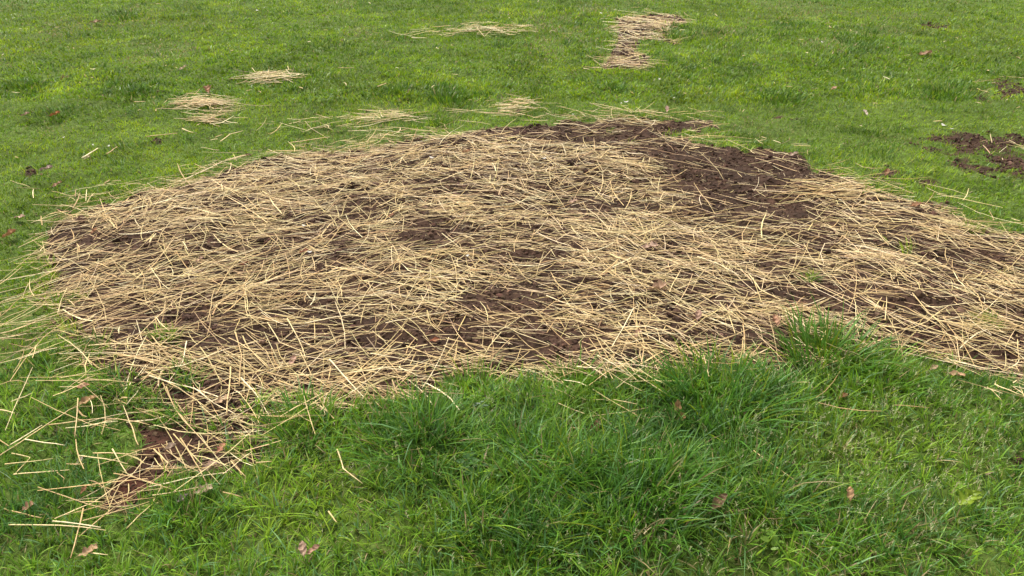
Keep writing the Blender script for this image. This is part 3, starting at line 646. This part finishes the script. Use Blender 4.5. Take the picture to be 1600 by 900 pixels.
TAN = (.42, .27, .17); PINK = (.44, .29, .20); ORG = (.42, .17, .06); BRN = (.24, .12, .065); GRY = (.26, .2, .18); PALE = (.55, .42, .28)
LV = [
 (1028,458,.13,.3,TAN,'large tan oak leaf lying on straw right of the bed centre','oak',.5,.1,.034),
 (1015,388,.12,.2,PINK,'pinkish oak leaf on the straw above the large tan one','oak',.3,.1,.034),
 (1058,640,.075,1.4,(.5,.27,.14),'upright curled tan and orange leaf standing in the grass at the front rim','oval',.5,1.1,.05),
 (1066,655,.06,.4,(.45,.27,.12),'small torn leaf just below the upright curled leaf','other',.6,.7,.04),
 (931,672,.10,.9,BRN,'dark brown leaf pinned under a level straw in the near lawn','oval',.5,.5,.045),
 (1124,790,.10,.6,(.26,.16,.09),'curled brown leaf in the tall grass right of centre','oval',.6,.5,.085,),
 (1330,765,.07,1.3,(.42,.25,.12),'small tan leaf sunk in the right near lawn','oval',.3,.4,.065),
 (475,868,.07,1.9,PINK,'pinkish brown leaf at the bottom, left one of a pair','oval',.4,.4,.055),
 (492,869,.06,.6,(.38,.22,.14),'brown leaf at the bottom, right one of a pair','oval',.4,.3,.055),
 (140,868,.08,.5,(.42,.26,.14),'tan lobed leaf at the bottom left by a short straw','oak',.3,.2,.05),
 (133,618,.09,.1,(.32,.16,.08),'flat brown leaf among straw at the left front fringe','oval',.2,.1,.045),
 (140,636,.10,.7,(.44,.27,.12),'tan leaf below the flat brown leaf at the left fringe','oval',.4,.1,.04),
 (18,372,.11,.7,(.42,.22,.1),'orange brown leaf on grass at the left frame edge','oval',.6,.3,.035),
 (34,348,.09,.1,PINK,'pale pinkish leaf above the orange brown leaf on the left','oval',.3,.1,.035),
 (318,770,.09,.2,PALE,'pale crumpled leaf on grass below the straw tail','oak',.5,.2,.045),
 (287,784,.06,.8,GRY,'grey crumpled leaf left below the pale crumpled leaf','oval',.6,.3,.045),
 (346,701,.065,1.2,(.45,.2,.12),'small reddish oak leaf right of the red soil','oak',.3,.2,.035),
 (349,626,.09,.5,(.45,.3,.17),'tan oak leaf amid straw at the lower left of the bed','oak',.3,.1,.035),
 (326,733,.085,.7,PINK,'pale oak leaf at the lower right of the red soil','oak',.3,.2,.04),
 (266,700,.07,.4,(.48,.36,.27),'pale folded leaf on top of the red soil','oval',.6,.3,.035),
 (126,725,.05,1.2,(.5,.4,.32),'little whitish leaf on the left lawn above the crossing straws','oval',.4,.3,.04),
 (48,802,.05,.5,(.4,.22,.12),'little brown leaf in the lower left grass','other',.4,.3,.045),
 (132,768,.045,1.2,(.4,.2,.1),'tiny orange leaf in grass left of the red soil tip','oval',.4,.4,.045),
 (1211,508,.10,1.5,(.4,.22,.13),'narrow brown leaf hanging on straw left of the broad-bladed tuft','oval',.5,.3,.03),
 (1318,618,.06,.4,(.42,.2,.1),'small orange leaf in grass under the lighter green tuft','oval',.4,.3,.05),
 (1495,583,.09,-.6,(.42,.26,.14),'tan leaf in grass below the right front rim','oval',.4,.2,.045),
 (1460,572,.06,.4,(.45,.3,.18),'small leaf left of the tan leaf at the right front rim','oval',.4,.3,.045),
 (1385,272,.09,1.0,(.33,.17,.09),'brown leaf on the bare spot behind the right rim','oval',.6,.5,.02),
 (1430,325,.10,.1,(.38,.2,.1),'crumpled orange brown leaf at the right top rim of the straw','oak',.4,.2,.03),
 (729,243,.09,.1,(.34,.17,.08),'brown leaf on straw just below the bed crest','oval',.4,.2,.035),
 (87,181,.12,.3,ORG,'orange leaf lying on the low dark tuft at the left','oval',.5,.3,.08),
 (41,182,.10,.4,PINK,'pale pink leaf left of the orange leaf','oval',.4,.3,.05),
 (325,142,.15,2.0,(.38,.2,.1),'brown oak leaf on the far lawn above the small flat heap','oak',.4,.3,.04),
 (286,107,.11,.6,(.6,.45,.3),'pale leaf on the far lawn right of the dark tufts','oval',.4,.4,.05),
 (74,268,.12,.3,(.38,.26,.22),'greyish pink leaf on a bare spot of the left lawn','oval',.4,.2,.04),
 (90,291,.09,.8,(.42,.25,.15),'small tan leaf on the left lawn','oval',.4,.3,.04),
 (139,253,.08,.8,(.5,.42,.25),'small pale leaf right of the greyish pink leaf','oval',.4,.3,.04),
 (1042,172,.09,1.5,(.55,.36,.28),'pink leaf on the far lawn behind the crest','oval',.4,.6,.05),
 (1303,140,.10,.4,(.5,.32,.2),'tan leaf on the far lawn at the right','oval',.4,.3,.05),
 (1352,176,.09,1.8,(.55,.45,.36),'pale narrow leaf on the right far lawn','oval',.4,.4,.05),
 (1240,243,.09,.3,(.52,.38,.28),'pale leaf on the dark soil at its far right corner','oval',.4,.3,.02),
 (150,35,.2,.3,(.4,.26,.15),'dull brown leaf flat on the far lawn at the top left','oval',.3,.1,.05),
 (1445,88,.22,.3,(.36,.22,.12),'brown leaf on a thin spot of the far right lawn','oval',.3,.1,.04),
 (612,345,.06,.5,(.34,.16,.09),'little reddish leaf in the straw left of centre','oval',.4,.3,.02),
 (476,398,.07,.3,(.34,.12,.06),'dark red leaf in straw on the left half of the bed','oval',.4,.2,.025),
 (380,413,.08,.4,(.32,.12,.06),'rusty leaf in the straw left of the dark red one','oval',.4,.2,.025),
 (680,540,.07,.1,(.36,.13,.06),'rusty red flake on soil at the lower centre of the bed','oval',.4,.1,.015),
 (148,364,.07,1.2,(.4,.2,.1),'orange brown leaf in straw at the upper left of the bed','oval',.4,.3,.02),
 (295,351,.07,1.0,(.55,.38,.26),'pale tan leaf in straw at the upper left, right of the orange brown one','oval',.4,.3,.025),
 (312,405,.07,.8,PINK,'pink leaf in the straw below the pale tan one','oval',.4,.3,.025),
 (458,568,.08,1.4,(.45,.28,.2),'brownish pink leaf in straw at the lower left centre','oval',.4,.3,.025),
 (1090,500,.09,1.3,(.42,.26,.18),'narrow tan leaf in straw right below the large oak leaf','oval',.4,.3,.03),
 (995,530,.07,.9,(.4,.24,.15),'small tan leaf in straw below the bed centre','oak',.4,.2,.03),
 (895,314,.08,.2,(.52,.34,.24),'pale pink leaf on soil above the bed centre','oak',.3,.2,.02),
]
for a in LV: leaf(*a)
leaf(1512, 776, .085, .35, (.27, .38, .03), 'bright yellow-green maple leaf lying in the lower right lawn', 'other', .5, .3, .075, M_green, 'fresh leaf', None, 'fresh_leaf')
leaf(1523, 770, .06, 1.2, (.26, .36, .03), 'small yellow-green leaf lapping the right end of the bright maple leaf', 'other', .5, .5, .08, M_green, 'fresh leaf', None, 'fresh_leaf')
leaf(908, 882, .06, 2.2, (.13, .27, .035), 'single broad green leaf low in the grass at the bottom centre', 'oval', .3, .4, .05, M_green, 'weed leaf', None, 'weed_leaf')

# small low weeds: rosettes of round leaflets
def weed(px, py, n, size, label, colr=(.1, .22, .045), z=.035):
    gx, gy = P2G(px, py, z); gz = float(H(np.array([gx]), np.array([gy]))[0])
    size *= .8; colr = np.array(colr)*.75; z = .03
    root = put('weed', None, (gx, gy, gz), label, 'weed', 'low broad-leaved weeds in the near lawn')
    for i in range(n):
        a = i*2.4+rng.random()*.5; r = size*(.3+.7*(i/n)); c = np.array([r*math.cos(a), r*math.sin(a), z*(.8+.5*rng.random())])
        k = np.arange(10)/10*2*math.pi; s = size*rng.uniform(.28, .42); tz = rng.normal(0, .3); ty = rng.normal(0, .3)
        rim = np.stack([s*np.cos(k), s*.5*np.sin(k), s*np.cos(k)*tz+s*np.sin(k)*ty+.15*s], 1)+c
        V = np.concatenate([rim, [c]]); F = np.array([[j, (j+1) % 10, 10] for j in range(10)])
        V2 = np.array([[0, 0, 0], [.002, 0, 0], c+[.001, 0, 0], c-[.001, 0, 0]]); V = np.concatenate([V, V2])
        put('leaf', mesh_np('leaf', V, [F, np.array([[11, 12, 13, 14]])], jitter(colr, 1, .25)*np.ones((15, 1)), True, M_green), (0, 0, 0), parent=root)
weed(803,697,14,.045,'round-leaved pale weed left of the leaf pinned by straw',(.14,.27,.07))
weed(812,715,12,.04,'small round-leaved weed just below the pale round-leaved weed',(.16,.3,.07))
weed(838,672,9,.035,'round-leaved weed right of the pale weed, close to the sagging straw')
weed(735,723,14,.05,'low weed right below the large dense tuft',(.11,.23,.06))
weed(750,634,6,.03,'tiny grey-green weed on the soil at the front rim',(.13,.2,.1))
weed(1205,842,8,.04,'yellow-green weed at the left of the dark drooping tuft',(.2,.34,.04))
weed(785,735,8,.035,'leafy weed left of the middle of the near lawn',(.12,.25,.05))

# white petals and pale bits
def petal(px, py, s, label, colr=(.55, .52, .47), z=.045):
    gx, gy = P2G(px, py, z); gz = float(H(np.array([gx]), np.array([gy]))[0])
    s *= .7; k = np.arange(9)/9*2*math.pi
    V = np.concatenate([np.stack([s*np.cos(k), s*.6*np.sin(k), .25*s*np.cos(2*k)+.2*s], 1), [[0, 0, 0]]])
    F = np.array([[j, (j+1) % 9, 9] for j in range(9)])
    o = put('petal', mesh_np('petal', V, F, np.tile(colr, (10, 1)).astype(float), True, M_petal), (gx, gy, gz+z), label, 'petal', 'white petals fallen on the lawn and straw'); o.rotation_euler[2] = rng.random()*3
for p in [(170,231,.016,'white petal on the left lawn, right one of two'),(147,233,.014,'white petal on the left lawn, left one of two'),(100,218,.012,'white petal alone on the left lawn'),
          (675,247,.022,'white petal on straw below the bed crest'),(978,159,.026,'pair-like white petal behind the bed crest'),(971,160,.014,'small white petal touching the one behind the crest'),(1474,200,.03,'white petal on the right far lawn'),
          (1486,203,.016,'small white petal right of the white one on the right far lawn'),(1030,122,.022,'white petal below the distant straw strip'),(940,22,.03,'white petal left of the distant straw strip'),
          (1285,68,.025,'white petal in the long grass at the top right'),(896,178,.013,'tiny white petal above the crest centre'),(1053,150,.012,'tiny white petal on the lawn behind the crest, right'),
          (485,400,.016,'whitish flake in straw left of centre'),(475,352,.016,'whitish flake near the upper left of the bed'),(730,402,.014,'whitish flake at the bed centre'),(850,253,.018,'pale flake below the crest centre'),(402,14,.03,'pale flake at the top left of the far lawn')]:
    petal(*p[:3], p[3], z=.045 if p[1] < 220 else .03)

# specks of pale litter in the lawn
def litd(p, q): return fields(p, q)[3]*np.clip(.2+.8*sst(9, 5, q), 0, 1)
x, y = frustum_points(1100, 1, 12, litd); n = len(x); dd_ = np.sqrt(x*x+y*y)
V, F, Cc = straw_geo(x, y, rng.random(n)*3.14, rng.uniform(.012, .06, n), rng.uniform(.002, .005, n)*(1+.1*dd_), .025+.015*rng.random(n), rng.normal(0, .15, n), rng.normal(0, .2, n), straw_cols(n), 3)
put('lawn_litter', mesh_np('lawn_litter', V, F, Cc, False, M_straw), kind='stuff', label='scattered bits of dry litter caught in the lawn grass', cat='litter')
